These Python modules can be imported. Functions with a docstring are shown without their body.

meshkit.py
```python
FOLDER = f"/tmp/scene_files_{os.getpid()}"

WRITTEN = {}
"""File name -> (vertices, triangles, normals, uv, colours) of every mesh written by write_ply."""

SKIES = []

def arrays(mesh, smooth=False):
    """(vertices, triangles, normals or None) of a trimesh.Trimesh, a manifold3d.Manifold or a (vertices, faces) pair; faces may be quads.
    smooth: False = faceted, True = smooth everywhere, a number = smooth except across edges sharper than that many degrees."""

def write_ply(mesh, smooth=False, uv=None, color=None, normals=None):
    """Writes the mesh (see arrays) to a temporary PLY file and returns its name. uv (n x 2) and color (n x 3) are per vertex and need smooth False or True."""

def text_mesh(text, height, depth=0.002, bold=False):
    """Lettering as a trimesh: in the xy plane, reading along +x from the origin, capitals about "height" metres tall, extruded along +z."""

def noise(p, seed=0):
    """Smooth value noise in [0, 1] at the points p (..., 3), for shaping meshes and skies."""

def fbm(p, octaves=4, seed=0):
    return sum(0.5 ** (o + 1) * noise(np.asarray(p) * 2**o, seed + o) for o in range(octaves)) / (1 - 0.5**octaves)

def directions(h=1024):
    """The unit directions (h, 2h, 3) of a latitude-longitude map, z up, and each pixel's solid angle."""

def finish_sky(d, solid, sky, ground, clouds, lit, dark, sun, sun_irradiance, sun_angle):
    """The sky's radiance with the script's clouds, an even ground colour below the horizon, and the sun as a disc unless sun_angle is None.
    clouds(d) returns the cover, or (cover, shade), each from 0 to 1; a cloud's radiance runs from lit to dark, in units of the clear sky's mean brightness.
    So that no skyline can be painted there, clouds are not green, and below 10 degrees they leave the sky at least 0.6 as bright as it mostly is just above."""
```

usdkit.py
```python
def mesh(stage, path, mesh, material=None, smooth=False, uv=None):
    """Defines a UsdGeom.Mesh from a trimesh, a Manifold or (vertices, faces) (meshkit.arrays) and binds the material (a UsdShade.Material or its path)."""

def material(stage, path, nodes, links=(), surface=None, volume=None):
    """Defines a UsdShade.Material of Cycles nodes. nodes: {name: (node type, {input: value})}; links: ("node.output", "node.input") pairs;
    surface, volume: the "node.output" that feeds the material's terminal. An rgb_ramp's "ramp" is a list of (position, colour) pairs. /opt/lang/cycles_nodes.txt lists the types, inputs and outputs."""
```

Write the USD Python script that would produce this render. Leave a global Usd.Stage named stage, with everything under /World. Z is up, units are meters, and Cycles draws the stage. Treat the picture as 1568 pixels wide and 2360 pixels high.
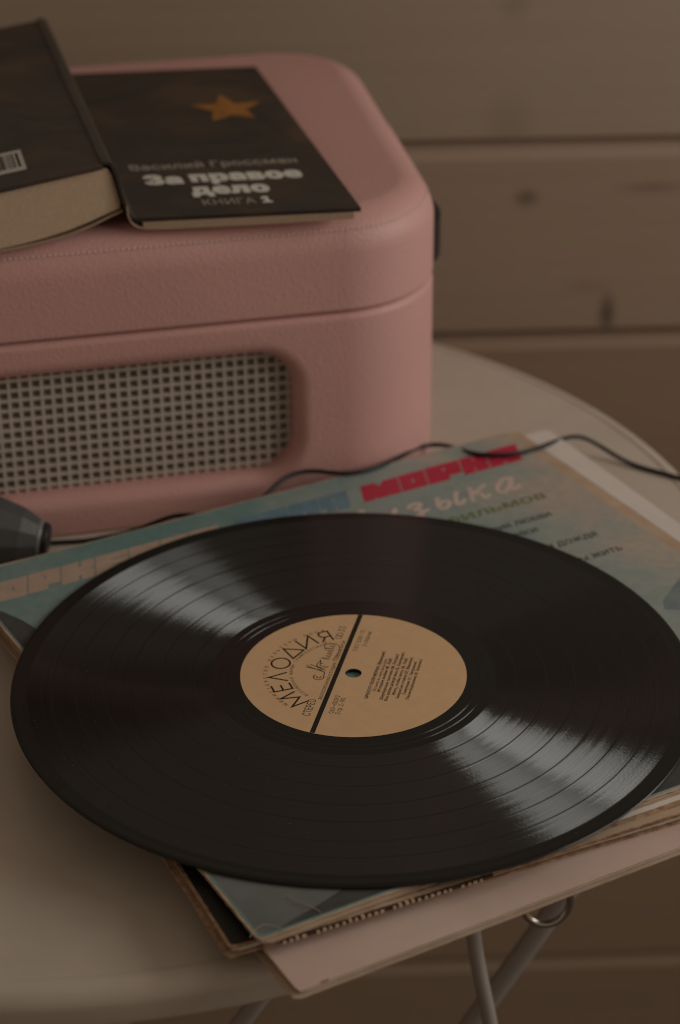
import math, glob, random
import numpy as np, trimesh, usdkit, meshkit
import manifold3d as m3
from shapely import affinity, box as sbox, union_all
from shapely.geometry import Polygon, LineString, Point
from scipy.interpolate import CubicSpline
from PIL import Image, ImageDraw, ImageFont
from pxr import Usd, UsdGeom, UsdLux, UsdShade, Gf, Sdf

random.seed(7); rng = np.random.default_rng(7)
stage = Usd.Stage.CreateInMemory()
UsdGeom.SetStageUpAxis(stage, 'Z'); UsdGeom.SetStageMetersPerUnit(stage, 1.0)
UsdGeom.Xform.Define(stage, '/World'); UsdGeom.Scope.Define(stage, '/World/Looks')
K = 0.001                                     # everything below is written in millimetres

# ------------------------------------------------------------------ camera
PITCH, ROLL = 0.493838, -0.0059399
CAM = np.array([-5.51, -809.73, 516.75])
fw = np.array([0, math.cos(PITCH), -math.sin(PITCH)]); up0 = np.array([0, math.sin(PITCH), math.cos(PITCH)]); X0 = np.array([1., 0, 0])
cr, sr = math.cos(ROLL), math.sin(ROLL)
right = cr * X0 + sr * up0; up = -sr * X0 + cr * up0
cam = UsdGeom.Camera.Define(stage, '/World/camera')
M = Gf.Matrix4d(*[float(x) for x in (*right, 0, *up, 0, *(-fw), 0, *(CAM * K), 1)])
cam.AddTransformOp().Set(M)
cam.CreateHorizontalApertureAttr(24.0); cam.CreateFocalLengthAttr(24.0 * 4999.75 / 1568)
cam.CreateFStopAttr(7.1); cam.CreateFocusDistanceAttr(0.915)
cam.CreateClippingRangeAttr((0.05, 100.0))
cam.CreateExposureAttr(1.0)

# ------------------------------------------------------------------ light: a two-pane window to the right, dim warm room
def mat(name, nodes, links=(), surface='p.BSDF', volume=None):
    return usdkit.material(stage, '/World/Looks/' + name, nodes, links, surface, volume)

def rect(name, centre, target, w, h, colour, intensity):
    l = UsdLux.RectLight.Define(stage, '/World/' + name)
    c, t = np.array(centre, float), np.array(target, float)
    z = c - t; z /= np.linalg.norm(z); x = np.cross([0, 0, 1], z); x /= np.linalg.norm(x); y = np.cross(z, x)
    l.AddTransformOp().Set(Gf.Matrix4d(*[float(v) for v in (*x, 0, *y, 0, *z, 0, *(c * K), 1)]))
    l.CreateWidthAttr(w * K); l.CreateHeightAttr(h * K); l.CreateColorAttr(Gf.Vec3f(*colour)); l.CreateIntensityAttr(intensity)
    return l
WIN = (1.0, 0.95, 0.87)
rect('window_pane_lamp', (1180, 178, 590), (0, 178, 590), 485, 720, WIN, 2.55)
rect('window_pane_lamp_001', (1180, -368, 590), (0, -368, 590), 400, 720, WIN, 1.8)
dome = UsdLux.DomeLight.Define(stage, '/World/room_glow')
dm = mat('room_glow', {'b': ('background_shader', {'color': (1.0, 0.77, 0.58), 'strength': 0.090})}, surface='b.background')
UsdShade.MaterialBindingAPI.Apply(dome.GetPrim()).Bind(dm)

# ------------------------------------------------------------------ helpers
used = {}
def numbered(path):
    n = used.get(path, -1) + 1; used[path] = n
    return path if n == 0 else f'{path}_{n:03d}'
def setd(prim, **kw):
    for k, v in kw.items():
        if v: prim.SetCustomDataByKey(k, v)
def thing(name, label, cat, group=None, loc=(0, 0, 0), rotz=0, kind=None):
    x = UsdGeom.Xform.Define(stage, numbered('/World/' + name))
    if any(loc): x.AddTranslateOp().Set(Gf.Vec3d(*[float(v) * K for v in loc]))
    if rotz: x.AddRotateZOp().Set(float(rotz))
    setd(x.GetPrim(), label=label, category=cat, group=group, kind=kind)
    return x.GetPrim()
def obj(name, mesh, m, parent, smooth=False, label=None, kind=None):
    if isinstance(mesh, (list,)): mesh = trimesh.util.concatenate(mesh)
    v, f, n = meshkit.arrays(mesh, smooth)
    if n is None: g = usdkit.mesh(stage, numbered(str(parent.GetPath()) + '/' + name), (np.asarray(v) * K, f), m)
    else:
        g = usdkit.mesh(stage, numbered(str(parent.GetPath()) + '/' + name), (np.asarray(v) * K, f), m)
        g.CreateNormalsAttr(n.astype(np.float32).tolist()); g.SetNormalsInterpolation('vertex')
    setd(g.GetPrim(), label=label, kind=kind)
    return g.GetPrim()
def tf(mesh, origin=(0, 0, 0), ex=(1, 0, 0), ey=(0, 1, 0)):
    ex, ey = np.array(ex, float), np.array(ey, float); ez = np.cross(ex, ey); ez /= np.linalg.norm(ez)
    T = np.eye(4); T[:3, 0], T[:3, 1], T[:3, 2], T[:3, 3] = ex, ey, ez, origin
    m = mesh.copy(); m.apply_transform(T); return m
def bx(x0, x1, y0, y1, z0, z1):
    m = trimesh.creation.box((x1 - x0, y1 - y0, z1 - z0)); m.apply_translation(((x0 + x1) / 2, (y0 + y1) / 2, (z0 + z1) / 2)); return m
def polys(g):
    return [q for q in getattr(g, 'geoms', [g]) if isinstance(q, Polygon) and q.area > 1e-4]
def ext(g, z0, z1):
    out = []
    for q in polys(g):
        m = trimesh.creation.extrude_polygon(q, z1 - z0, engine='earcut'); m.apply_translation((0, 0, z0)); out.append(m)
    return trimesh.util.concatenate(out)
def tube(pts, r, sides=12, smooth_n=0, cap=True):
    p = np.array(pts, float)
    if smooth_n:
        from scipy.interpolate import CubicSpline
        d = np.r_[0, np.cumsum(np.linalg.norm(np.diff(p, axis=0), axis=1) ** 0.5)]
        p = CubicSpline(d, p)(np.linspace(0, d[-1], smooth_n))
    t = np.gradient(p, axis=0); t /= np.linalg.norm(t, axis=1, keepdims=True)
    nrm = np.cross(t[0], [0, 0, 1.]) if abs(t[0][2]) < .95 else np.cross(t[0], [1., 0, 0])
    vs = []
    ang = np.arange(sides) * 2 * np.pi / sides
    rr = np.broadcast_to(r, (len(p),))
    for i in range(len(p)):
        nrm = nrm - t[i] * (nrm @ t[i]); nrm /= np.linalg.norm(nrm); b = np.cross(t[i], nrm)
        vs.append(p[i] + rr[i] * (np.cos(ang)[:, None] * nrm + np.sin(ang)[:, None] * b))
    v = np.vstack(vs); f = []
    for i in range(len(p) - 1):
        for j in range(sides):
            a, b2 = i * sides + j, i * sides + (j + 1) % sides
            f += [[a, b2, b2 + sides], [a, b2 + sides, a + sides]]
    if cap:
        n = len(v); v = np.vstack([v, p[0], p[-1]]); L = (len(p) - 1) * sides
        for j in range(sides):
            f += [[n, (j + 1) % sides, j], [n + 1, L + j, L + (j + 1) % sides]]
    m = trimesh.Trimesh(v, np.array(f), process=False)
    return m
def rrect(x0, x1, y0, y1, r, inset=0, n=14):
    x0, x1, y0, y1, r = x0 + inset, x1 - inset, y0 + inset, y1 - inset, max(r - inset, 0.3)
    out = []
    for cx, cy, a0 in ((x1 - r, y1 - r, 0), (x0 + r, y1 - r, 90), (x0 + r, y0 + r, 180), (x1 - r, y0 + r, 270)):
        for a in np.radians(np.linspace(a0, a0 + 90, n)): out.append((cx + r * math.cos(a), cy + r * math.sin(a)))
    return np.array(out)
def loft(rings):
    """closed solid through rings of equal count (k x 3), capped at both ends"""
    n = len(rings[0]); v = np.vstack(rings); f = []
    for i in range(len(rings) - 1):
        for j in range(n):
            a, b = i * n + j, i * n + (j + 1) % n
            f += [[a, b, b + n], [a, b + n, a + n]]
    c0, c1 = len(v), len(v) + 1; L = (len(rings) - 1) * n
    v = np.vstack([v, rings[0].mean(0), rings[-1].mean(0)])
    for j in range(n):
        f += [[c0, (j + 1) % n, j], [c1, L + j, L + (j + 1) % n]]
    m = trimesh.Trimesh(v, np.array(f), process=False)
    if m.volume < 0: m.invert()
    return m
def manif(m): return m3.Manifold(m3.Mesh(np.asarray(m.vertices, np.float32), np.asarray(m.faces, np.uint32)))
def tri(man):
    q = man.to_mesh(); return trimesh.Trimesh(q.vert_properties[:, :3], q.tri_verts, process=False)

FONT = glob.glob('/opt/blender-*/*/datafiles/fonts/Inter.woff2')[0]
def txt(text, height, bold=0.0, weight=None, italic=0.0, width=None, size=110):
    """lettering as a flat shape: baseline at y=0 from x=0, capitals 'height' mm tall; width squeezes it to that length"""
    f = ImageFont.truetype(FONT, size)
    if weight:
        try: f.set_variation_by_axes([14, weight] if len(f.get_variation_axes()) > 1 else [weight])
        except Exception: pass
    x0, y0, x1, y1 = f.getbbox(text, anchor='ls')
    im = Image.new('L', (x1 - x0 + 12, y1 - y0 + 12)); ImageDraw.Draw(im).text((6 - x0, 6 - y0), text, 255, f, anchor='ls')
    on = np.pad(np.asarray(im) > 127, ((0, 0), (1, 1))).astype(np.int8)
    r, s = np.nonzero(np.diff(on, axis=1) == 1); e = np.nonzero(np.diff(on, axis=1) == -1)[1]
    g = union_all(sbox(s, -r - 1, e, -r)).buffer(0.6 + bold).buffer(-0.6).simplify(0.8)
    k = height / (size * 0.727)
    g = affinity.affine_transform(g, [k, 0, 0, k, -6 * k, (6 - y0) * k])
    if width: b = g.bounds; g = affinity.scale(affinity.translate(g, -b[0], 0), width / (b[2] - b[0]), 1, origin=(0, 0))
    if italic: g = affinity.affine_transform(g, [1, italic, 0, 1, 0, 0])
    return g
def place(g, x, y, ang=0): return affinity.translate(affinity.rotate(g, ang, origin=(0, 0)), x, y)

def plain(name, col, rough=0.5, spec=0.5, var=0.0, scale=40.0, bump=0.0, bscale=400.0, col2=None, metallic=0.0, detail=6, lo=.35, hi=.65, sheen=0):
    """procedural surface: a noise-varied colour and a fine bump"""
    c = np.array(col, float); c2 = np.array(col2, float) if col2 is not None else c * (1 - var)
    nodes = {'g': ('geometry', {}), 'n': ('noise_texture', {'scale': scale, 'detail': detail, 'roughness': .6}),
             'r': ('rgb_ramp', {'ramp': [(lo, tuple(c)), (hi, tuple(c2))]}),
             'p': ('principled_bsdf', {'roughness': rough, 'specular_ior_level': spec, 'metallic': metallic, 'sheen_weight': sheen})}
    links = [('g.position', 'n.vector'), ('n.fac', 'r.fac'), ('r.color', 'p.base_color')]
    if bump:
        nodes['n2'] = ('noise_texture', {'scale': bscale, 'detail': 3.0}); nodes['b'] = ('bump', {'strength': bump, 'distance': 0.0005})
        links += [('g.position', 'n2.vector'), ('n2.fac', 'b.height'), ('b.normal', 'p.normal')]
    return mat(name, nodes, links)

# ------------------------------------------------------------------ materials
m_table = plain('table_paint', (.57, .505, .43), .38, .5, .09, 22, .06, 700)
m_leg = plain('leg_paint', (.38, .345, .315), .35, .5, .1, 20)
m_steel = plain('steel', (.55, .5, .44), .25, .5, .1, 20, metallic=.9)
m_black = plain('black_plastic', (.018, .019, .02), .45, .5, .3, 60)
m_cable = plain('cable_rubber', (.012, .015, .016), .5, .4, .2, 60)
m_adapter = plain('adapter_plastic', (.075, .076, .078), .5, .5, .25, 60, .2, 1500)
m_cushion = plain('cushion_fabric', (.45, .20, .22), .9, .2, .2, 200, .4, 1500)
m_card = plain('cardboard', (.46, .32, .21), .85, .2, 0, 260, .3, 2500, (.27, .155, .09))
m_card_pale = plain('pale_cardboard', (.52, .40, .295), .85, .2, 0, 60, .1, 2500, (.44, .32, .225))
m_white_sleeve = plain('white_gloss_card', (.64, .51, .45), .45, .4, 0, 18, .05, 700, (.59, .43, .37))
m_inner = plain('inner_paper', (.70, .65, .61), .7, .3, .06, 60, .1, 800)
m_dark_print = plain('black_print', (.014, .013, .013), .5, .4, .4, 80, .05, 900)
m_brown = plain('brown_paper', (.06, .036, .022), .85, .2, .2, 300)
m_page = plain('book_pages', (.46, .335, .23), .85, .2, .12, 500, .2, 3000)
m_board = plain('book_board', (.34, .24, .16), .8, .2, .15, 300)
m_white_ink = plain('white_ink', (.74, .72, .66), .6, .3, .1, 200)
m_grey_ink = plain('grey_ink', (.40, .35, .30), .6, .3, .1, 200)
m_star = plain('orange_ink', (.40, .17, .035), .6, .3, .25, 90)
m_ink = plain('black_ink', (.018, .015, .013), .6, .3, .1, 200)
m_ink_soft = plain('faded_ink', (.10, .068, .042), .6, .3, .1, 200)
m_red = plain('crimson_ink', (.52, .026, .066), .5, .4, .12, 120)
m_blue = plain('blue_ink', (.15, .265, .335), .5, .4, .2, 120)
m_slate = plain('slate_print', (.120, .140, .135), .45, .4, 0, 45, 0, 1, (.165, .185, .175))
m_slate_blue = plain('slate_blue_ink', (.16, .215, .235), .5, .4, 0, 70, 0, 1, (.24, .27, .26))
m_cream = plain('cream_ink', (.50, .38, .30), .5, .4, .12, 120)
m_pinkish = plain('pale_pink_ink', (.62, .50, .44), .5, .4, .12, 120)
m_green = plain('green_ink', (.05, .17, .06), .5, .4, 0, 900, 0, 1, (.25, .20, .09))
m_text = plain('sleeve_text_ink', (.07, .07, .065), .5, .4, .3, 300)
m_grille = plain('grille_plastic', (.56, .485, .425), .5, .4, .08, 60)
m_cloth = plain('speaker_cloth', (.27, .265, .23), .9, .2, .4, 1500)
m_thread = plain('stitch_thread', (.80, .56, .51), .7, .3, .15, 900)
m_barcode = plain('barcode_paper', (.50, .48, .43), .7, .3, .05, 200)

# pink leatherette: pebbled grain
def leather(name, col):
    return mat(name, {'g': ('geometry', {}), 'n': ('noise_texture', {'scale': 9, 'detail': 4}),
        'r': ('rgb_ramp', {'ramp': [(.3, tuple(np.array(col) * .95)), (.7, tuple(np.array(col) * 1.04))]}),
        'v': ('voronoi_texture', {'scale': 620, 'feature': 'smooth_f1', 'smoothness': .6}), 'n2': ('noise_texture', {'scale': 900, 'detail': 3}),
        'mx': ('math', {'math_type': 'add'}), 'b': ('bump', {'strength': .5, 'distance': .00035}),
        'p': ('principled_bsdf', {'roughness': .5, 'specular_ior_level': .45})},
        [('g.position', 'n.vector'), ('n.fac', 'r.fac'), ('r.color', 'p.base_color'), ('g.position', 'v.vector'), ('g.position', 'n2.vector'),
         ('v.distance', 'mx.value1'), ('n2.fac', 'mx.value2'), ('mx.value', 'b.height'), ('b.normal', 'p.normal')])
m_pink = leather('pink_leatherette', (.60, .335, .308))

# record label paper
m_label = plain('label_paper', (.72, .48, .275), .8, .25, 0, 150, .12, 2500, (.68, .45, .255))

# vinyl: concentric grooves stretch every reflection along the radius; smooth gaps between the tracks
def vinyl():
    W, RB = 92.0, 52.0
    tracks = [(63.0, 71.2), (71.8, 84.7), (85.3, 97.4), (98.0, 109.0), (109.6, 121.8), (122.4, 132.3), (132.9, 143.2)]
    ramp = [(0, (0, 0, 0))]
    tracks = [(55.3, 55.7), (58.6, 59.0)] + tracks
    for a, b in tracks: ramp += [((a - RB - .18) / W, (0, 0, 0)), ((a - RB + .18) / W, (1, 1, 1)), ((b - RB - .18) / W, (1, 1, 1)), ((b - RB + .18) / W, (0, 0, 0))]
    nodes = {'g': ('geometry', {}), 'rad': ('vector_math', {'math_type': 'multiply', 'vector2': (1, 1, 0)}),
        'len': ('vector_math', {'math_type': 'length'}), 'rk': ('math', {'math_type': 'multiply_add', 'value2': 1000.0 / W, 'value3': -RB / W}),
        'band': ('rgb_ramp', {'ramp': ramp}), 'nrm': ('vector_math', {'math_type': 'normalize'}),
        'w': ('math', {'math_type': 'multiply', 'value2': 1400.0}), 'rn': ('noise_texture', {'dimensions': '1D', 'scale': 1.0, 'detail': 4.0, 'roughness': .7}),
        'rr': ('rgb_ramp', {'ramp': [(.3, (.032, .034, .035)), (.7, (.049, .0515, .053))]}),
        'wob': ('noise_texture', {'scale': 900, 'detail': 2.0}), 'bp': ('bump', {'strength': .10, 'distance': .0004}), 'bq': ('bump', {'strength': .10, 'distance': .0004}),
        # the two walls of the V-shaped groove
        'ko': ('vector_math', {'math_type': 'scale', 'scale': 1.17}), 'ki': ('vector_math', {'math_type': 'scale', 'scale': -1.17}),
        'ao': ('vector_math', {'math_type': 'add', 'vector2': (0, 0, 1)}), 'ai': ('vector_math', {'math_type': 'add', 'vector2': (0, 0, 1)}),
        'tn': ('vector_math', {'math_type': 'cross_product', 'vector1': (0, 0, 1)}), 'jn': ('noise_texture', {'dimensions': '1D', 'scale': .16, 'detail': 5.0, 'roughness': .68}),
        'js': ('math', {'math_type': 'multiply_add', 'value2': .19, 'value3': -.095}), 'jt': ('vector_math', {'math_type': 'scale'}), 'jo': ('vector_math', {'math_type': 'add'}), 'ji': ('vector_math', {'math_type': 'add'}),
        'no': ('vector_math', {'math_type': 'normalize'}), 'ni': ('vector_math', {'math_type': 'normalize'}),
        'go': ('glossy_bsdf', {'distribution': 'ggx', 'roughness': .25, 'anisotropy': .60, 'rotation': 0.25}), 'gi': ('glossy_bsdf', {'distribution': 'ggx', 'roughness': .25, 'anisotropy': .60, 'rotation': 0.25}),
        'gs': ('add_closure', {}),
        'df': ('principled_bsdf', {'base_color': (.0060, .0063, .0060), 'roughness': .4, 'specular_ior_level': .06}),
        'gr': ('add_closure', {}),
        'sm': ('principled_bsdf', {'base_color': (.0150, .0150, .0140), 'roughness': .2, 'specular_ior_level': .22}),
        'mx': ('mix_closure', {})}
    links = [('g.position', 'rad.vector1'), ('rad.vector', 'len.vector1'), ('len.value', 'rk.value1'), ('rk.value', 'band.fac'), ('rad.vector', 'nrm.vector1'),
        ('len.value', 'w.value1'), ('w.value', 'rn.w'), ('w.value', 'jn.w'), ('jn.fac', 'js.value1'), ('nrm.vector', 'tn.vector2'), ('tn.vector', 'jt.vector1'), ('js.value', 'jt.scale'), ('rn.fac', 'rr.fac'), ('g.position', 'wob.vector')]
    for k, c in (('o', 'bp'), ('i', 'bq')):
        links += [('nrm.vector', f'k{k}.vector1'), (f'k{k}.vector', f'a{k}.vector1'), (f'a{k}.vector', f'j{k}.vector1'), ('jt.vector', f'j{k}.vector2'), (f'j{k}.vector', f'n{k}.vector1'), (f'n{k}.vector', f'{c}.normal'), ('wob.fac', f'{c}.height'),
            (f'{c}.normal', f'g{k}.normal'), ('nrm.vector', f'g{k}.tangent'), ('rr.color', f'g{k}.color')]
    links += [('go.BSDF', 'gs.closure1'), ('gi.BSDF', 'gs.closure2'), ('gs.closure', 'gr.closure1'), ('df.BSDF', 'gr.closure2'),
        ('band.color', 'mx.fac'), ('sm.BSDF', 'mx.closure1'), ('gr.closure', 'mx.closure2')]
    return mat('vinyl', nodes, links, 'mx.closure')
m_vinyl = vinyl()

# teal printed sleeve: mottled, paler and pinker towards its right end
UA = math.radians(29.2); SU = np.array([math.cos(UA), math.sin(UA), 0]); SV = np.array([-math.sin(UA), math.cos(UA), 0])
m_teal = mat('teal_print', {'g': ('geometry', {}), 'd': ('vector_math', {'math_type': 'dot_product', 'vector2': tuple(SU)}),
    'mr': ('map_range', {'from_min': -.02, 'from_max': .19, 'to_min': .0, 'to_max': .40, 'clamp': True}),
    'n': ('noise_texture', {'scale': 13, 'detail': 7, 'roughness': .62, 'distortion': .6}), 'n2': ('noise_texture', {'scale': 240, 'detail': 4}),
    'a': ('math', {'math_type': 'add'}), 's': ('math', {'math_type': 'subtract', 'value2': .45, 'use_clamp': True}), 'k': ('math', {'math_type': 'multiply', 'value2': 2.0, 'use_clamp': True}),
    'r': ('rgb_ramp', {'ramp': [(0, (.145, .265, .26)), (.35, (.215, .310, .298)), (.7, (.305, .345, .32)), (1, (.42, .37, .32))]}),
    'sp': ('rgb_ramp', {'ramp': [(.3, (.92, .92, .92)), (.62, (1.04, 1.04, 1.04))]}), 'm': ('mix', {'mix_type': 'multiply', 'fac': 1.0}),
    'p': ('principled_bsdf', {'roughness': .42, 'specular_ior_level': .4})},
    [('g.position', 'd.vector1'), ('d.value', 'mr.value'), ('g.position', 'n.vector'), ('g.position', 'n2.vector'), ('mr.result', 'a.value1'), ('n.fac', 'a.value2'),
     ('a.value', 's.value1'), ('s.value', 'k.value1'), ('k.value', 'r.fac'), ('n2.fac', 'sp.fac'), ('r.color', 'm.color1'), ('sp.color', 'm.color2'), ('m.color', 'p.base_color')])
m_teal_dark = plain('dark_slate_print', (.045, .048, .046), .45, .4, 0, 60, 0, 1, (.075, .082, .078))

# book cover: near black brown with murky painted patches
m_cover = mat('book_cover_print', {'g': ('geometry', {}), 'mp': ('mapping', {'scale': (1, 1.6, 1)}), 'n': ('noise_texture', {'scale': 14, 'detail': 4, 'roughness': .5, 'distortion': 1.0}),
    'r': ('rgb_ramp', {'ramp': [(.35, (.022, .020, .019)), (.5, (.036, .026, .020)), (.66, (.072, .044, .028))]}),
    'p': ('principled_bsdf', {'roughness': .42, 'specular_ior_level': .4})},
    [('g.position', 'mp.vector'), ('mp.vector', 'n.vector'), ('n.fac', 'r.fac'), ('r.color', 'p.base_color')])

# ------------------------------------------------------------------ plank wall behind
WANG = math.radians(2.55); WN = np.array([-math.sin(WANG), math.cos(WANG), 0]); WE = np.array([math.cos(WANG), math.sin(WANG), 0]); WO = np.array([0, 620., 0])
def wood(name, tone, seed, knots):
    nodes = {'tc': ('texture_coordinate', {}), 'mp': ('mapping', {'scale': (1.2, 1, 26), 'location': (seed * 3.1, 0, seed * 1.7)}),
        'n': ('noise_texture', {'scale': 4, 'detail': 6, 'roughness': .55, 'distortion': .5}),
        'r': ('rgb_ramp', {'ramp': [(.3, tuple(np.array(tone) * (.96, .95, .93))), (.5, tuple(tone)), (.72, tuple(np.array(tone) * 1.02))]}),
        'p': ('principled_bsdf', {'roughness': .6, 'specular_ior_level': .3})}
    links = [('tc.object', 'mp.vector'), ('mp.vector', 'n.vector'), ('n.fac', 'r.fac')]
    src = 'r.color'
    for i, (x, z, rx, rz, d) in enumerate(knots):
        nodes |= {f'm{i}': ('mapping', {'mapping_type': 'point', 'location': (-x * K / (rx * K), 0, -z * K / (rz * K)), 'scale': (1 / (rx * K), 0.0, 1 / (rz * K))}),
            f'l{i}': ('vector_math', {'math_type': 'length'}), f'k{i}': ('rgb_ramp', {'ramp': [(0, (d, d, d)), (.35, (d * .7, d * .7, d * .7)), (1, (0, 0, 0))]}),
            f'x{i}': ('mix', {'color2': (.035, .026, .020)})}
        links += [('tc.object', f'm{i}.vector'), (f'm{i}.vector', f'l{i}.vector1'), (f'l{i}.value', f'k{i}.fac'), (src, f'x{i}.color1'), (f'k{i}.color', f'x{i}.fac')]
        src = f'x{i}.color'
    return mat(name, nodes, links + [(src, 'p.base_color')])
wall = thing('plank_wall', 'wall of wide pale brown horizontal planks behind the table', 'wall', loc=WO, rotz=math.degrees(WANG))
PITCHW = 143.7
Z0 = 33.2                                       # the upper visible joint
tones = [(.36, .285, .215), (.350, .255, .188), (.305, .208, .145), (.32, .225, .155), (.34, .245, .17), (.34, .245, .17), (.33, .24, .17)]
kn = {0: [(112, 45, 22, 30, .16), (113, 128, 14, 14, .2)], 1: [(126, -8, 12, 9, .6), (214, -2, 34, 6, .35), (187, -97, 8, 20, .8), (172, -75, 22, 8, .15)],
      2: [(120, -170, 50, 10, .15)], 3: [], 4: [], 5: [], 6: []}
for i in range(8):
    zt_, zb_ = Z0 + (2 - i) * PITCHW, Z0 + (1 - i) * PITCHW      # i=0: two boards above the joint; z of top and bottom edge
    idx = min(max(i - 1, 0), 6)
    c = 13.0
    # plank cross-section (y towards the viewer is negative): chamfered upper edge, square lower edge over a dark joint
    prof = np.array([(0, zb_ + 2.5), (0, zt_ - c), (c * .75, zt_ - 1.0), (c * .75, zt_ + 1.5), (20, zt_ + 1.5), (20, zb_ + 2.5)])
    pl = Polygon(prof)
    m = trimesh.creation.extrude_polygon(pl, 3200, engine='earcut')          # x=y', y=z, z=length
    v = m.vertices.copy(); m.vertices = np.c_[v[:, 2] - 1900, v[:, 0], v[:, 1]]; m.invert()
    if m.volume < 0: m.invert()
    obj('plank', m, wood(f'wall_wood_{"abcdefgh"[i]}', tones[idx], i + 1, kn.get(idx, []) if i >= 1 else []), wall, smooth=25)

m_floor = plain('floor_boards', (.11, .075, .05), .6, .3, .3, 5)
fl = UsdGeom.Xform.Define(stage, '/World/floor').GetPrim(); setd(fl, label='dark brown floor in shadow beneath the table', category='floor', kind='structure')
obj('floor_surface', bx(-2400, 2400, -2400, 640, -825, -805), m_floor, fl)
# ------------------------------------------------------------------ round table
ZT = -25.0; TC = np.array([-138., 148.8]); TR = 333.0
table = thing('round_table', 'round cream painted metal folding table under the record and player', 'table', loc=(TC[0], TC[1], ZT))
prof = [(0, 0), (TR - 13, 0), (TR - 11.6, -.16), (TR - 10.3, -.16), (TR - 9, .1)]
for a in np.radians(np.linspace(100, -10, 12)): prof.append((TR - 8 + 8 * math.cos(a), -7.6 + 8 * math.sin(a)))
prof += [(TR - .4, -15), (TR - 1.5, -17), (TR - 3.2, -15), (TR - 3.2, -9), (0, -3)]
m = trimesh.creation.revolve(np.array(prof), sections=200)
obj('tabletop', m, m_table, table, smooth=35)
def world_leg(name, pts, r, mt, n=0, sides=14, flat=None):
    q = np.array(pts, float) - np.array([TC[0], TC[1], ZT])
    return obj(name, tube(q, r, sides, n), mt, table, smooth=40)
world_leg('leg', [(52, 0, -33), (56, 0, -141), (60, 0, -170), (66, 0, -202), (110, 0, -690)], 3.7, m_leg, 40)
world_leg('leg', [(140, 60, -100), (88, 60, -206), (60, 60, -258), (-130, 60, -690)], 5.6, m_leg, 40)
world_leg('leg', [(-20, 0, -30), (-41, 0, -178), (-57, 0, -203), (-290, 0, -690)], 4.6, m_leg, 0)
a = np.linspace(math.radians(-200), math.radians(60), 30)
world_leg('latch_ring', np.c_[90 + 11.5 * np.cos(a), np.zeros(30), -127 + 14 * np.sin(a)], 1.9, m_steel)
world_leg('hinge_rod', [(52, 0, -110), (74, 12, -112), (104, 20, -110)], 3.0, m_leg)

# ------------------------------------------------------------------ pink thing below the table
cu = thing('pink_cushion', 'pink fabric cushion edge peeking out below the front of the table', 'cushion', loc=(-190, 120, -340), rotz=2)
rings = [np.c_[rrect(-180, 64, -90, 160, 40, ins), np.full(56, z)] for ins, z in ((20, 0), (6, 6), (0, 18), (0, 28), (5, 38), (18, 45), (40, 48))]
obj('cover', loft(rings), m_cushion, cu, smooth=60)

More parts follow.
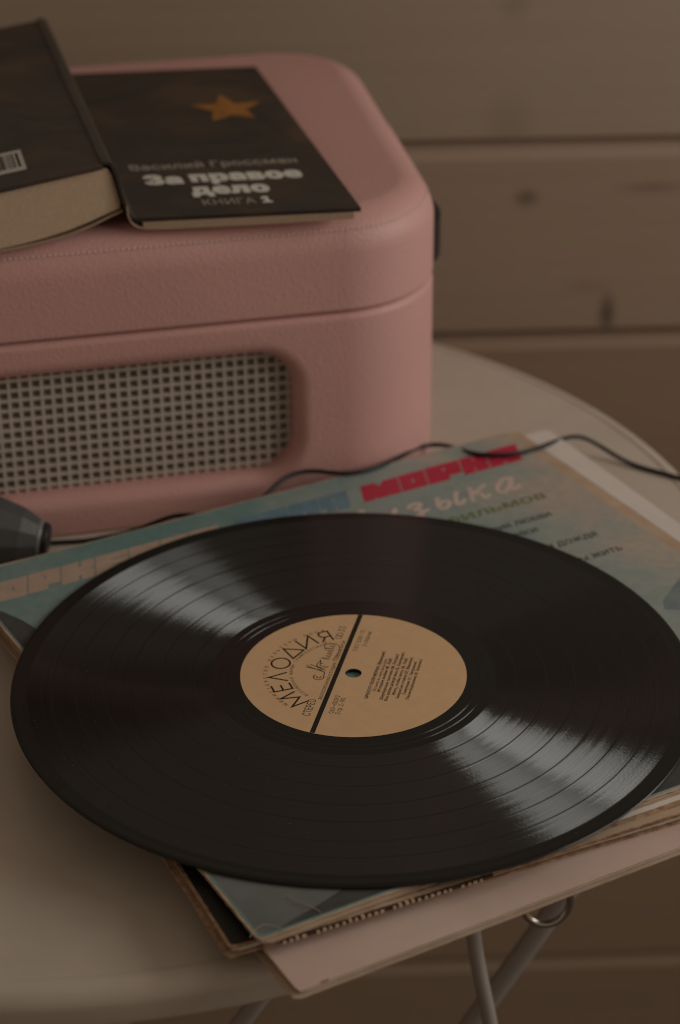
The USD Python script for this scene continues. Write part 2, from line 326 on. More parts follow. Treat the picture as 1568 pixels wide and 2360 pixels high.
# ------------------------------------------------------------------ sleeves
def uvw(u, v, z=0): return u * SU + v * SV + np.array([0, 0, z])
def ragged(x0, x1, y0, y1, amp, step=3.0, seed=0, rc=1.2):
    r = np.random.default_rng(seed); out = []
    L = sbox(x0, y0, x1, y1).buffer(-rc).buffer(rc, quad_segs=4).exterior
    n = int(L.length / step)
    q = np.array([L.interpolate(i * step).coords[0] for i in range(n)])
    nz = np.array([meshkit.fbm(np.array([[i * .35, seed * 3.3, 0.5]]), 3, seed)[0] for i in range(n)]) - .5 + r.normal(0, .16, n)
    c = np.array([(x0 + x1) / 2, (y0 + y1) / 2]); d = q - c; d /= np.linalg.norm(d, axis=1, keepdims=True)
    return Polygon(q + d * (nz * amp)[:, None]).buffer(0)
def onto(mesh, ang_u, origin): # local sleeve frame to world
    e = np.array([math.cos(ang_u), math.sin(ang_u), 0]); f = np.array([-math.sin(ang_u), math.cos(ang_u), 0])
    return tf(mesh, origin, e, f)
def sleeve(t, ang, corner, w, h, z0, z1, m_edge, m_top, amp=.5, seed=0, wear=.9, inner=None, lip=0.0):
    """two card boards with paper between; the printed face is a sheet of its own whose worn rim shows the card"""
    org = np.array([corner[0], corner[1], 0.])
    th = (z1 - z0); b = min(.75, th * .33)
    obj('back_board', onto(ext(ragged(-lip, w, -lip * .3, h, amp, 3, seed + 1), z0, z0 + b), ang, org), m_edge, t)
    obj('front_board', onto(ext(ragged(0, w, 0, h, amp, 3, seed), z1 - b, z1 - .12), ang, org), m_edge, t)
    if th > 1.8: obj('inner_sleeve', onto(ext(ragged(1.6, w - 2, 1.2, h - 2, amp * .6, 4, seed + 2), z0 + b + .05, z1 - b - .05), ang, org), inner or m_inner, t)
    if m_top is not None: obj('printed_face', onto(ext(ragged(wear, w - wear, wear, h - wear, amp * 1.3, 2.2, seed + 3), z1 - .12, z1), ang, org), m_top, t)
    return org
# lowest first; hidden supporting sleeves keep the stack's height
zs = -24.9
lo = thing('record_sleeve', 'lowest record sleeve hidden flat against the table under the stack', 'record sleeve')
sleeve(lo, UA, uvw(-100, -138), 303, 296, zs, -14.6, m_card, None, .4, 11)
wh = thing('white_record_sleeve', 'glossy pinkish white record sleeve jutting out at the front bottom of the stack', 'record sleeve')
sleeve(wh, UA + math.radians(.15), uvw(-115.3, -161.8), 315, 315, -14.4, -11.2, m_card_pale, m_white_sleeve, .3, 21, wear=.3, lip=1.8)
dk = thing('black_record_sleeve', 'black record sleeve with worn brown edges twisted out at the left of the stack', 'record sleeve')
DA = UA - math.radians(4.6)
sleeve(dk, DA, (-47.2, -178.2), 314, 312, -11.1, -6.9, m_card, m_dark_print, .55, 31, wear=1.3, lip=1.6)
tn = thing('tan_record_sleeve', 'tan record sleeve with a perforated front edge, twisted out right front', 'record sleeve')
sleeve(tn, UA - math.radians(3.5), uvw(-117.2, -138.4), 315, 312, -6.9, -5.1, m_card, m_card_pale, .5, 61, wear=.5)
for k_, (da_, z_) in enumerate(((-.5, -4.95), (-1.3, -5.05 + .02), (-2.3, -5.08 + .01))):
    obj('inner_sheet', onto(ext(ragged(0, 312, 0, 308, .45, 3.5, 71 + k_), z_ - .0 - k_ * .012, z_ + .34 - k_ * .11), UA + math.radians(da_), uvw(-116.5, -137.9)), (m_card_pale, m_inner, m_card)[k_], tn)
cm = thing('cream_record_sleeve', 'cream record sleeve with a white inner sleeve poking out, directly beneath the teal sleeve', 'record sleeve')
sleeve(cm, UA + math.radians(.25), uvw(-117.4, -140.0), 320, 311, -4.55, -3.55, m_card_pale, m_card_pale, .5, 41, wear=.6)
org = uvw(-109.5, -126.5)
obj('inner_sleeve', onto(ext(ragged(0, 318, 0, 302, .4, 4, 45), -4.25, -3.95), UA - math.radians(1.6), org), m_inner, cm, label='white paper inner sleeve poking out at the right')
TA = UA - math.radians(3.5); TU = np.array([math.cos(TA), math.sin(TA), 0]); TV = np.array([-math.sin(TA), math.cos(TA), 0])
teeth = []
for i in range(33):
    u = -109 + i * 2.7 + random.uniform(-.3, .3)
    if random.random() < .05: continue
    teeth.append(tf(trimesh.creation.box((1.35 + random.uniform(-.3, .3), 1.6, 1.2)), uvw(-117.2, -138.4, -6.0 + random.uniform(-.08, .08)) + (u + 117) * TU + (-.9 + random.uniform(-.15, .15)) * TV, TU, TV))
obj('perforated_edge', teeth, m_card_pale, tn)
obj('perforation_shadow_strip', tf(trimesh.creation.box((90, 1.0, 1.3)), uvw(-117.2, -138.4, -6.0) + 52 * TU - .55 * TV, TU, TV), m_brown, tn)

ts = thing('teal_record_sleeve', 'worn teal record sleeve with red and cream block lettering, under the bare record', 'record sleeve')
sleeve(ts, UA, uvw(-119.4, -139.0), 312.5, 310.5, -3.5, -1.95, m_card_pale, m_teal, .75, 51, wear=1.0)
CEN = np.array([23.1, 31.5, 0])
def on_sleeve(g, z0=-1.93, z1=-1.88): return tf(ext(g, z0, z1), CEN, SU, SV)
# dark shapes of the printed picture
blob = Polygon([(-156, 118), (-152, 112), (-147, 100), (-143, 84), (-140, 60), (-138, 0), (-100, -60), (-60, -80), (-60, -100), (-156, -100)]).buffer(3)
obj('picture_shape', on_sleeve(blob.intersection(sbox(-153.2, -95, 150, 130))), m_teal_dark, ts, label='dark slate shape printed on the sleeve')
slate = Polygon([(-153, -153.3), (-153, -92), (-120, -84), (-60, -90), (60, -112), (154, -128), (154, -153.3)]).buffer(-2).buffer(2)
obj('picture_shape', on_sleeve(slate, -1.945, -1.925), m_slate, ts, label='slate grey band printed along the front edge')
curve = Polygon([(-147, -153.6), (-140, -151.2), (-128, -148.6), (-114, -144.5), (-96, -132), (-80, -115), (40, -115), (150, -150), (154, -153.6)])
obj('picture_shape', on_sleeve(curve.intersection(sbox(-153.0, -153.3, 155, 130)), -1.92, -1.87), m_teal_dark, ts, label='dark curved band printed along the front edge')
obj('picture_shape', on_sleeve(Polygon([(119, -38), (123, -31), (141, -19), (152, -17), (153, -40), (140, -52)]).buffer(-1).buffer(1.0)), m_slate_blue, ts, label='blue patch printed near the right edge')
# block lettering
def block(ch, x0, x1, y0, y1):
    S = lambda a, b, c, d: sbox(a, b, c, d)
    R = S(0, 0, 1, 1)
    cut = {'О': [S(.46, .40, .54, .60)], 'Р': [S(.62, -.1, 1.1, .22), S(.48, .58, .56, .72)], 'К': [S(.52, .70, .60, 1.1), S(.52, -.1, .60, .26), Polygon([(1.1, .62), (.86, .5), (1.1, .38)])],
        'Е': [S(.5, .62, 1.1, .68), S(.5, .32, 1.1, .38)], 'С': [S(.5, .45, 1.1, .54)], 'Т': [S(-.1, -.1, .24, .55), S(.76, -.1, 1.1, .55)], 'П': [S(.45, -.1, .56, .45)],
        'Л': [S(.45, -.1, .56, .4), Polygon([(-.1, .75), (.16, 1.1), (-.1, 1.1)])], 'Я': [S(-.1, -.1, .2, .25), S(.44, .58, .54, .74), S(.5, -.1, .58, .3)],
        'М': [Polygon([(.34, 1.1), (.5, .72), (.66, 1.1)]), Polygon([(.30, -.1), (.33, .22), (.36, -.1)]), Polygon([(.64, -.1), (.67, .22), (.70, -.1)])],
        'И': [S(.48, .68, .53, 1.1), S(.44, -.1, .49, .26)], 'А': [S(.46, .54, .52, .66), S(.46, -.1, .52, .16)]}[ch]
    g = R.difference(union_all(cut))
    g = affinity.affine_transform(g, [x1 - x0, 0, 0, y1 - y0, x0, y0])
    return affinity.affine_transform(g, [1, .40, 0, 1, -.40 * y0, 0])
for word, xs, mt, lab in (('ОРКЕСТР', [-148, -133.2, -116.2, -98.4, -80.5, -63.5, -48, -31], m_cream, 'cream block lettering'), ('ПОЛЯ', [-23, -8, 7.5, 25.5, 42.5], m_blue, 'blue block lettering'),
        ('МОРИА', [50.2, 73, 89, 110.5, 127, 147], m_red, 'crimson block lettering')):
    for k, ch in enumerate(word):
        obj('letter', on_sleeve(block(ch, xs[k] + .35, xs[k + 1] - .35, 122.8 + (.6 if word == 'МОРИА' else 0), 139.6 + (k * .35 if word == 'МОРИА' else 0))), mt, ts, label=lab if k == 0 else None)
CUR = {'М': [[(0, 0), (.25, .1), (.5, 1.5), (.6, .4), (.7, .2), (1.1, 1.5), (1.15, .3), (1.35, 0)]], 'у': [[(0, .9), (.1, .3), (.35, .1), (.6, .5), (.75, .95), (.6, .2), (.35, -.6), (.1, -.55), (.3, -.15), (1, .2)]],
    'з': [[(0, .75), (.3, .95), (.5, .75), (.25, .5), (.5, .35), (.4, -.3), (.1, -.5), (.1, -.2), (.8, .25)]], 'ы': [[(0, .9), (.05, .2), (.3, 0), (.5, .35), (.3, .55), (.1, .4)], [(.85, .95), (.8, .2), (.95, 0), (1.15, .25)]],
    'к': [[(.05, 1), (.1, 0)], [(.7, .95), (.3, .65), (.15, .5), (.45, .4), (.6, .05), (.85, .1)]], 'а': [[(.65, .8), (.4, 1), (.1, .6), (.1, .15), (.35, 0), (.6, .4), (.75, .95), (.68, .3), (.8, 0), (1.05, .25)]]}
sg = []
for ch, x_ in zip('Музыка', (20, 44, 62, 79, 98, 114)):
    for q in CUR[ch]:
        sp = CubicSpline(np.arange(len(q)), np.array(q))(np.linspace(0, len(q) - 1, 10 * len(q))) if len(q) > 2 else np.array(q)
        sg.append(LineString([(x_ + a_ * 13.5 + b_ * 6.5, 97.5 + b_ * 12.5) for a_, b_ in sp]).buffer(1.25))
obj('script_lettering', on_sleeve(union_all(sg)), m_pinkish, ts)
obj('subtitle_lettering', on_sleeve(place(txt('ИЗ КИНОФИЛЬМОВ', 6.0, weight=700, italic=.2, width=112), 22, 81.5)), m_green, ts)
for line, x1, y in (('ИСТОРИЯ ЛЮБВИ', 126, 64.2), ('ШЕРБУРСКИЕ ЗОНТИКИ', 111, 54), ('ВСЕ КАПЛИ ДОЖДЯ', 134, 36), ('ЖИТЬ, ЧТОБЫ ЖИТЬ', 136, 18)):
    g = txt(line, 4.2, weight=650, italic=.15); w = g.bounds[2]
    obj('track_lettering', on_sleeve(place(g, x1 - w, y)), m_text, ts)
# loose fibres at the torn corner
for pts in ([uvw(-121.5, -136, -1.8), uvw(-118, -134, -.6), uvw(-114, -134, -.2), uvw(-110, -137, -.9), uvw(-109, -140, -1.5)], [uvw(-98, -122, -1.6), uvw(-96.5, -127, -.9), uvw(-93, -133, -1.4), uvw(-92, -137, -1.7)]):
    obj('paper_fibre', tube(pts, .13, 5, 18), m_card_pale, ts)

# ------------------------------------------------------------------ record
rc = thing('vinyl_record', 'bare black vinyl record with a tan paper label lying on the teal sleeve', 'vinyl record')
P = [(3.65, -1.75), (3.65, -.10), (50.4, -.10), (51.2, -.28), (62.0, -.30), (145.2, -.30), (146.8, -.22), (148.4, -.06), (149.4, -.10), (150.1, -.35), (150.5, -.85), (150.2, -1.35), (149.5, -1.65), (148.2, -1.75), (3.65, -1.75)]
disc = trimesh.creation.revolve(np.array(P), sections=360)
disc.merge_vertices()
obj('disc', disc, m_vinyl, rc, smooth=30)
dr = np.random.default_rng(5); dust = []
for k in range(170):
    r_d, a_d = 56 + 93 * math.sqrt(dr.random()), dr.random() * 2 * math.pi
    m_d = trimesh.creation.box(np.array([.12, .12, .1]) * dr.uniform(.8, 2.2, 3) * (np.array([4, .7, 1]) if k % 14 == 0 else 1)); m_d.apply_transform(trimesh.transformations.rotation_matrix(dr.random() * 6, (0, 0, 1)))
    m_d.apply_translation((r_d * math.cos(a_d), r_d * math.sin(a_d), -.24)); dust.append(m_d)
obj('dust', dust, plain('dust', (.20, .19, .175), .9), rc, kind='stuff')
lb = obj('paper_label', tri(manif(trimesh.creation.cylinder(50.0, .08, sections=180)) - manif(trimesh.creation.cylinder(3.65, 1, sections=48))).apply_translation((0, 0, -.05)), m_label, rc)
LA = math.radians(77.35); LD = np.array([math.cos(LA), math.sin(LA), 0]); LN = np.array([-math.sin(LA), math.cos(LA), 0])
def on_label(g, z0=-.008, z1=.02): return tf(ext(g, z0, z1), (0, 0, 0), LD, LN)
def plabel(name, g, m, lab=None): return obj(name, on_label(g), m, lb, label=lab)
half = math.sqrt(49.9 ** 2 - 7.2 ** 2)
plabel('printed_bar', sbox(-half, 6.15, half, 8.3).intersection(Point(0, 0).buffer(49.9, 64)), m_ink)
def arc_text(text, r, cx, cy, a0, a1, h, weight=400, bold=0, stretch=1.0):
    out = []; n = len(text)
    for i, ch in enumerate(text):
        if ch == ' ': continue
        a = a0 + (a1 - a0) * i / (n - 1)
        g = txt(ch, h, weight=weight, bold=bold); b = g.bounds
        g = affinity.scale(affinity.translate(g, -(b[0] + b[2]) / 2, 0), stretch, 1, origin=(0, 0))
        out.append(place(g, cx + r * math.cos(math.radians(a)), cy + r * math.sin(math.radians(a)), a - 90))
    return union_all(out)
plabel('ministry_lettering', arc_text('МИНИСТЕРСТВО КУЛЬТУРЫ СССР', 36.9, 0, 1.2, 144, 32, 1.7, 500), m_ink_soft)
# the big title: thin geometric capitals on an arc
def strokes(paths, w, sc, x, y, ang, cap=2):
    g = union_all([LineString(q).buffer(w / 2, cap_style=cap, join_style=2) if len(q) > 1 else Point(q[0]).buffer(w) for q in paths])
    return place(affinity.scale(g, sc[0], sc[1], origin=(0, 0)), x, y, ang)
circ = [(.5 + .5 * math.cos(t), .5 + .5 * math.sin(t)) for t in np.linspace(0, 2 * math.pi, 33)]
GL = {'М': [[(0, 0), (.08, 1), (.5, .12), (.92, 1), (1, 0)]], 'Е': [[(.85, 0), (.1, 0), (.1, 1), (.85, 1)], [(.1, .5), (.75, .5)]], 'Л': [[(0, 0), (.5, 1), (1, 0)]], 'О': [circ],
      'Д': [[(0, 0), (.5, 1), (1, 0), (0, 0)]], 'И': [[(0, 1), (0, 0), (.9, 1), (.9, 0)]], 'Я': [[(.85, 0), (.85, 1), (.35, 1), (.15, .9), (.1, .72), (.2, .52), (.4, .45), (.85, .45)], [(.45, .45), (.05, 0)]]}
big = []
R0 = 29.2
for ch, ac, w in (('М', 141.5, 9.6), ('Е', 122.0, 6.6), ('Л', 107.5, 6.8), ('О', 88.0, 8.6), ('Д', 69.5, 8.6), ('И', 50.5, 8.0), ('Я', 34.5, 6.6)):
    gl = union_all([LineString(affinity.scale(LineString(q), w, 8.3, origin=(0, 0)).coords).buffer(.42, cap_style=2, join_style=2) for q in GL[ch]])
    gl = affinity.translate(gl, -w / 2, 0)
    big.append(place(gl, R0 * math.cos(math.radians(ac)) * 1.0, R0 * math.sin(math.radians(ac)), ac - 90))
plabel('title_lettering', union_all(big), m_ink)
plabel('firm_lettering', arc_text('ВСЕСОЮЗНАЯ ФИРМА ГРАМПЛАСТИНОК', 25.8, 0, 1.0, 145, 36, 1.5, 500, stretch=.9), m_ink_soft)
plabel('studio_lettering', place(txt('ВСЕСОЮЗНАЯ СТУДИЯ ГРАМЗАПИСИ', 1.5, weight=500, width=49), -23.5, 9.0), m_ink_soft)
plabel('stereo_lettering', place(txt('СТЕРЕО', 3.5, weight=400, width=12.8), -37.2, 11.1), m_ink)
plabel('speed_mark', union_all([Point(28.2, 12.9).buffer(1.6).difference(Point(28.2, 12.9).buffer(1.25)), Point(30.4, 12.9).buffer(1.6).difference(Point(30.4, 12.9).buffer(1.25)),
    place(txt('33', 3.2, weight=350, width=4.6), 33.2, 11.3)]), m_ink_soft)
plabel('catalogue_lettering', union_all([place(txt('С60—05392', 2.1, weight=400, width=14.2), -33.3, 1.7), place(txt('3 гр. 1-90', 2.1, weight=400, width=13.0), -33.4, -1.2)]), m_ink)
plabel('standard_lettering', union_all([place(txt('ГОСТ 5289-73', 2.0, weight=400, width=18.0), 18.2, 2.3), place(txt('2 сторона', 2.0, weight=400, width=12.6), 23, -.9)]), m_ink_soft)
rows = [('ОРКЕСТР ПОЛЯ МОРИА (Франция)', -18.9, 20.2, -10.4, 1.55, 700), ('Музыка из кинофильмов', -12.4, 14.2, -12.5, 1.45, 400), ('История любви (Ф. Лэй)', -12.6, 15.3, -14.5, 1.45, 700),
    ('Шербурские зонтики (М. Легран)', -18.2, 19.3, -16.8, 1.45, 650), ('Все капли дождя мои (Б. Баккарак)', -19, 21.3, -19.0, 1.45, 650), ('Жить, чтобы жить (Ф. Лэй)', -13.8, 16.8, -21.3, 1.45, 650),
    ('Закрытые ставни (П. Мишлен)', -16, 18, -23.5, 1.45, 650), ('Смятение (С. Чиприани)', -12.2, 14.9, -25.8, 1.45, 600), ('Песня Борсалино (К. Боллинг)', -15.8, 17.5, -27.9, 1.45, 650)]
for s, x0, x1, y, h, wt in rows:
    plabel('track_lettering', place(txt(s, h, weight=wt, width=x1 - x0, bold=.15), x0, y), m_ink if wt > 500 else m_ink_soft)
# hand drawn house mark and signature
def pen(paths, w): return union_all([LineString(q).buffer(w / 2) for q in paths])
def spi(cx, cy, r, a0, a1, k=.0): return [(cx + (r - k * i / 20) * math.cos(math.radians(a0 + (a1 - a0) * i / 20)), cy + (r - k * i / 20) * math.sin(math.radians(a0 + (a1 - a0) * i / 20))) for i in range(21)]
plabel('house_mark', pen([[(-5.4, 12.2), (-2.2, 12.6), (-.4, 15), (.4, 21.6)], [(-1.8, 12.9), (1.4, 21.2), (2.0, 21.5)], [(-.4, 12.6), (3.0, 20.3)], spi(3.9, 14.7, 2.7, 250, 30), spi(3.8, 14.7, 1.3, 240, 20), [(4.7, 16.0), (7.6, 16.8)],
    spi(-6.2, 14.3, 2.3, 60, 300), spi(-6.0, 14.3, 1.0, 80, 290)], .42), m_ink)
sig = []
x = 8.6
for k in range(7):
    h_ = (3.6, 2.0, 2.0, 2.2, 4.2, 2.0, 3.2)[k]
    sig.append([(x, 13.0), (x + .7, 13.0 + h_), (x + 1.0, 13.0 + h_ * .9), (x + 1.0, 13.2), (x + 1.6, 12.9)]); x += 2.1
sig += [[(22, 12.8), (21, 11.2), (19, 10.4), (14, 10.3), (8.5, 11.3)], [(16, 16), (19, 17.4), (23.4, 17.8)]]
plabel('signature_mark', pen(sig, .34), m_ink_soft)

# ------------------------------------------------------------------ pink record player
CA = 13.0; CO = np.array([-153.67, 168.74, ZT])
ca = math.radians(CA); CE = np.array([math.cos(ca), math.sin(ca), 0]); CN = np.array([-math.sin(ca), math.cos(ca), 0])
pp = thing('record_player', 'closed pink leatherette suitcase record player with a cream speaker grille', 'record player', loc=CO, rotz=CA)
E0, E1, N0, N1, CR, H = -153., 214., 1.0, 304., 58., 161.5
def splay(q): q = np.array(q, float); q[:, 0] += .055 * np.maximum(q[:, 1] - 20, 0) * np.clip((q[:, 0] - 30) / 150, 0, 1); return q
def ring(ins, z, n=14): q = splay(rrect(E0, E1, N0, N1, CR, ins, n)); return np.c_[q, np.full(len(q), z)]
def arc(r, zc, inz, a0, a1, k): return [(r - r * math.cos(math.radians(a)), zc + inz * r * math.sin(math.radians(a))) for a in np.linspace(a0, a1, k)]
SEAM = 110.6
body = loft([ring(*q, n=22) for q in [(1.6, .3), (.8, .5), (.3, 1.0), (.05, 1.8), (0, 3)] + [(0, z) for z in (SEAM - 5.2,)] + [(r_, z_) for r_, z_ in arc(4.2, SEAM - 5.0, 1, 10, 90, 7)]])
GE0, GE1, GZ0, GZ1 = -70.0, 129.0, 22.4, 89.8
def gring(off, y, r=20): q = rrect(GE0, GE1, GZ0, GZ1, r, -off, 16); return np.c_[q[:, 0], np.full(len(q), y), q[:, 1]]
FR = 9.0
cut = [gring(FR + .0, -6)] + [gring(FR - math.sqrt(max(FR * FR - (FR - t) ** 2, 0)) , N0 + t) for t in (0, .35, 1, 2, 3.2, 4.8, 6.6, 9.0)] + [gring(0, N0 + 15)]
body = tri(manif(body) - manif(loft(cut)))
bd = obj('body', body, m_pink, pp, smooth=28)
obj('speaker_cloth', bx(GE0 - 2, GE1 + 2, N0 + 14.2, N0 + 15.2, GZ0 - 2, GZ1 + 2), m_cloth, pp)
lid_prof = [(6, SEAM + .2), (1.6, SEAM + .2)] + [(1.6 - 1.6 * math.sin(math.radians(a)), SEAM + .2 + 1.8 * (1 - math.cos(math.radians(a)))) for a in (30, 60, 90)] + [(0, SEAM + 20), (0, H - 21)]
for a in (6, 14, 22, 30, 38, 44): lid_prof.append((20 - 20 * math.cos(math.radians(a)), H - 20 + 20 * math.sin(math.radians(a))))
for a in (50, 57, 65, 73, 81, 90): lid_prof.append((20 - 20 * math.cos(math.radians(a)), H - 20 + 20 * math.sin(math.radians(a))))
lid = loft([ring(*q, n=22) for q in lid_prof])
ld = obj('lid', lid, m_pink, pp, smooth=30)
st = []
cq = splay(rrect(E0, E1, N0, N1, CR, 3.7, 40)); cont = LineString(np.vstack([cq, cq[:1]]))
s = 0
while s < cont.length:
    p0, p1 = np.array(cont.interpolate(s).coords[0]), np.array(cont.interpolate(s + 1.75).coords[0])
    if p0[1] < 160: st.append(tube([(*p0, H - 8.35), (*(p0 * .5 + p1 * .5), H - 7.95), (*p1, H - 8.35)], .6, 5))
    s += 2.75
obj('stitching', st, m_thread, ld, smooth=40, kind='stuff')
# grille: one moulded lattice
W_, P_ = 1.65, 5.5
holes = []
outl = Polygon(rrect(GE0 - .8, GE1 + .8, GZ0 - .8, GZ1 + .8, 20, 0, 16))
x = GE1 - 1.3 - P_ * 40
while x < GE1 + 4:
    z = GZ1 - P_ + 1.2
    while z > GZ0 - 4:
        hb = sbox(x + W_ / 2, z + W_ / 2, x + P_ - W_ / 2, z + P_ - W_ / 2)
        if hb.intersects(outl): holes.append(hb)
        z -= P_
    x += P_
lat = outl.difference(union_all(holes))
g = ext(lat, 0, 2.3)
g = tf(g, (0, N0 + 14.1, 0), (1, 0, 0), (0, 0, 1))     # x->e, y->z, extrude -> -n
obj('speaker_grille', g, m_grille, pp)
for ex_, nx_ in ((-100, 60), (160, 60), (-100, 250), (160, 250)):
    f_ = trimesh.creation.cylinder(9, .9, sections=24); f_.apply_translation((ex_, nx_, .45)); obj('rubber_foot', f_, m_black, pp)
# strap handle on the right-hand end
hp = [(213, 52), (219, 60), (222.3, 70), (223.0, 82), (221.5, 94), (216, 104)]
from scipy.interpolate import CubicSpline
hq = CubicSpline(np.arange(len(hp)), np.array(hp))(np.linspace(0, len(hp) - 1, 40))
hs = LineString(hq).buffer(1.9, cap_style=2)
hm = ext(hs, 112, 134)
obj('strap_handle', hm, m_black, pp, smooth=30)

# ------------------------------------------------------------------ open book lying face down on the player
BZ = ZT + H
FL = np.array([-104.84, 188.61, 0]); eb = np.array([math.cos(math.radians(6.8)), math.sin(math.radians(6.8)), 0]); nb = np.array([math.cos(math.radians(103.97)), math.sin(math.radians(103.97)), 0])
bk = thing('open_book', 'dark hardback book lying open face down on the pink player, star on its cover', 'book')
DEP = 246.0
def section(poly, t0, t1, lift=0.0, skew=0.0):
    """cross-section (s, height) run along the book's depth"""
    mm = trimesh.creation.extrude_polygon(poly if isinstance(poly, Polygon) else Polygon(poly), t1 - t0, engine='earcut')
    v = mm.vertices
    w = FL + v[:, :1] * eb + (v[:, 2:] + t0 - skew * np.maximum(0, -v[:, :1] - 8)) * nb; w[:, 2] = BZ + v[:, 1] + lift * v[:, 2] / DEP * np.clip(v[:, 1] / 30, 0, 1)
    o_ = trimesh.Trimesh(w, mm.faces, process=False)
    if o_.volume < 0: o_.invert()
    return o_
def band(path, th):
    from scipy.interpolate import PchipInterpolator
    q = PchipInterpolator(np.r_[0, np.cumsum(np.linalg.norm(np.diff(np.array(path), axis=0), axis=1))], np.array(path))
    L_ = q.x[-1]; return LineString(q(np.linspace(0, L_, 50))).buffer(th / 2, cap_style=2)
front = section(sbox(0.5, 3.9, 111.3, 5.9), 0, DEP)
fc = obj('front_cover', front, m_cover, bk)
spine = section(band([(1.5, 4.9), (-1.6, 6.6), (-4.2, 13), (-6.4, 22), (-8.6, 31), (-10.8, 34.2), (-14.5, 34.4)], 1.5), .4, DEP - .4, 4.5)
m_spine = plain('spine_print', (.060, .045, .035), .45, .4, 0, 60, 0, 1, (.035, .028, .023))
obj('spine', spine, m_spine, bk, smooth=40)
SKEW = .33
def topz(s_): return 34.3 + (s_ + 13) * .07
back = section([(-14, topz(-14)), (-150, topz(-150)), (-150, topz(-150) - 2), (-14, topz(-14) - 2)], 0, DEP, 4.5, SKEW)
bc = obj('back_cover', back, m_cover, bk)
pg = [(-15, topz(-15) - 2.2), (-147, topz(-147) - 2.2), (-147, .4), (-80, -.1)]
pg += [(s_, z_) for s_, z_ in ((-66, .2), (-55, .8), (-44, 1.9), (-33, 3.6), (-22, 6.2), (-12, 9.0), (-6.4, 10.6), (-6.2, 14), (-7.6, 21), (-9.6, 28.5), (-11.5, 31.5))]
leaves = [section(pg, 2.5, DEP - 3, 4.5, SKEW)]
obj('page_block', leaves[0], m_page, bk, smooth=20)
obj('loose_leaves', section(band([(-68, -.6), (-52, -.2), (-38, 1.0), (-24, 3.6), (-12, 7.3), (-5.2, 9.6)], .9), 1.4, DEP - 3, 0, SKEW), m_board, bk, smooth=40)
obj('front_pages', section(union_all([band([(-3.2, 12), (-2.8, 7), (0.2, 2.2), (6, .6), (20, .35), (107, 1.2)], .8), sbox(4, .6, 107.5, 3.8)]), -1.0, DEP - 3), m_page, bk, smooth=40)
def on_cover(g, z0=5.9, z1=5.99): 
    m_ = ext(g, z0, z1); v = m_.vertices; w = FL + v[:, :1] * eb + v[:, 1:2] * nb; w[:, 2] = BZ + v[:, 2]
    return trimesh.Trimesh(w, m_.faces, process=False)
star = Polygon([(79.8, 193), (84.5, 175.5), (98.7, 177.5), (88.5, 164.5), (90.6, 149.5), (79, 156), (67.2, 148), (70.5, 164.5), (60, 176), (74.5, 176.5)])
obj('printed_star', on_cover(star.buffer(.8).buffer(-.5)), m_star, fc)
obj('author_lettering', on_cover(place(txt('Василий Гроссман', 8.6, weight=500, width=87, bold=.6), 9.6, 70.4, 1.0)), m_grey_ink, fc)
obj('title_lettering', on_cover(union_all([place(txt('За', 14, weight=900, bold=2.0, width=19.5), 13.5, 47.5), place(txt('правое', 14.5, weight=900, bold=2.0, width=57.5), 37, 49)])), m_white_ink, fc)
obj('title_lettering', on_cover(place(txt('дело', 14.5, weight=900, bold=2.0, width=39.5), 34, 29.8)), m_white_ink, fc)
obj('volume_lettering', on_cover(place(txt('КНИГА', 8, weight=400, width=26), 36.8, 14)), m_grey_ink, fc)
obj('volume_lettering', on_cover(place(txt('1', 8.6, weight=900, bold=2, width=5.0), 66, 13.9)), m_white_ink, fc)
# barcode panel on the back cover
def on_back(g, z0=.02, z1=.1):
    m_ = ext(g, z0, z1); v = m_.vertices; w = FL + v[:, :1] * eb + (v[:, 1:2] - SKEW * (-v[:, :1] - 8)) * nb; w[:, 2] = BZ + v[:, 2] + topz(v[:, 0]) + 4.5 * v[:, 1] / DEP * np.clip(topz(v[:, 0]) / 30, 0, 1); return trimesh.Trimesh(w, m_.faces, process=False)
bp = obj('barcode_panel', on_back(sbox(-92, 18, -49.5, 46)), m_barcode, bk)
xb = -90.
r_ = random.Random(3); bars = []
while xb < -52:
    w_ = r_.choice((.5, .8, 1.3)); bars.append(sbox(xb, 23, xb + w_, 42)); xb += w_ + r_.choice((.5, .8, 1.2))
obj('barcode_bars', on_back(union_all(bars), .1, .16), m_ink, bp)

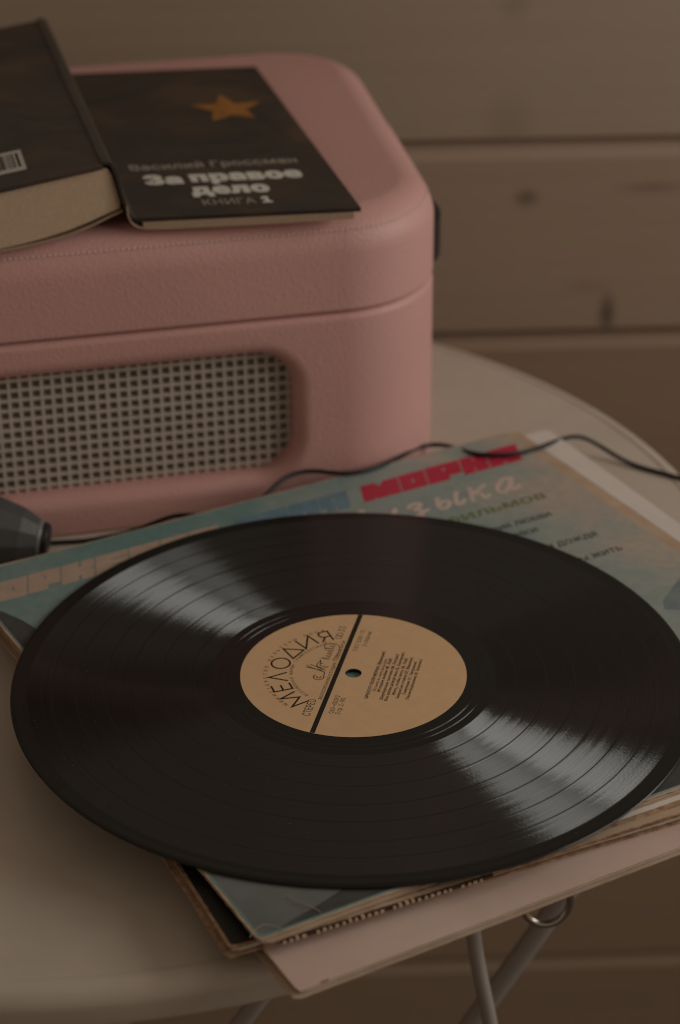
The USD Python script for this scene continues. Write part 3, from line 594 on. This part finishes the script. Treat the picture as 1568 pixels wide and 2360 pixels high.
# ------------------------------------------------------------------ black cable and adapter
def pix(px, py, z):
    d = fw + (px - 784) / 4999.75 * right - (py - 1180) / 4999.75 * up
    return CAM + d * ((z - CAM[2]) / d[2])
cb = thing('black_cable', 'thin black cable draped across the sleeve corner and along the pink player', 'cable')
cpts = [pix(*q) for q in ((60, 1262, -20), (119, 1251, -23.4), (198, 1246, -23.4), (238, 1239, -22), (291, 1228, -18), (331, 1215, -13), (374, 1198, -8), (413, 1188, -5), (470, 1186, -4.5), (545, 1172, -5), (600, 1152, -4),
    (640, 1115, -1), (680, 1092, .5), (730, 1086, .3), (790, 1091, 0), (860, 1080, -.6), (915, 1057, -3), (960, 1034, -7), (1000, 1025, -9), (1050, 1032, -5), (1100, 1046, -.6), (1180, 1047, -.6), (1245, 1031, -2), (1300, 1011, -6),
    (1345, 1009, -12), (1390, 1032, -19), (1445, 1064, -23), (1500, 1083, -23.6), (1570, 1102, -23.6), (1680, 1140, -23.6))]
obj('cord', tube(cpts, 1.2, 12, 260), m_cable, cb, smooth=60)
ad = thing('plug_adapter', 'dark grey plastic plug adapter with a rounded end, left beside the player', 'adapter')
A1, A0 = pix(96, 1242, -13), pix(-160, 1200, -4)
ax = (A1 - A0); L_ = np.linalg.norm(ax); ax /= L_; ay = np.cross([0, 0, 1], ax); ay /= np.linalg.norm(ay); az = np.cross(ax, ay)
def facet_ring(s_, r, n=11, tw=.2):
    t = np.arange(n) * 2 * math.pi / n + tw
    return A0 + ax * s_ + (r * np.cos(t))[:, None] * ay + (r * np.sin(t))[:, None] * az
obj('housing', loft([facet_ring(s_, r) for s_, r in ((0, 17), (3, 19.5), (L_ - 32, 19.5), (L_ - 24, 18.4), (L_ - 10, 14.6), (L_ - 4, 11.4), (L_ - 1.5, 9.8))]), m_adapter, ad, smooth=12)
obj('rim', loft([facet_ring(s_, r, 32) for s_, r in ((L_ - 2.6, 9.3), (L_ - 1.6, 9.9), (L_ - .4, 9.6), (L_ + .2, 9.0))]), plain('adapter_rim', (.17, .165, .16), .35), ad, smooth=40)
obj('end_cap', loft([facet_ring(s_, r, 32) for s_, r in ((L_ - 2, 8.6), (L_ + 1.5, 8.8), (L_ + 3.4, 8.0), (L_ + 4.2, 5.5))]), m_black, ad, smooth=40)
sp_ = pix(750, 2262, -11.18)
obj('stain', tf(ext(Polygon([(1.6 * math.cos(t) * (1 + .35 * math.sin(3 * t)), 1.1 * math.sin(t) * (1 + .3 * math.cos(2 * t))) for t in np.linspace(0, 6.1, 18)]), -.01, .03), sp_, SU, SV), plain('brown_stain', (.34, .20, .12), .7), wh, label='small brown stain near the front corner')
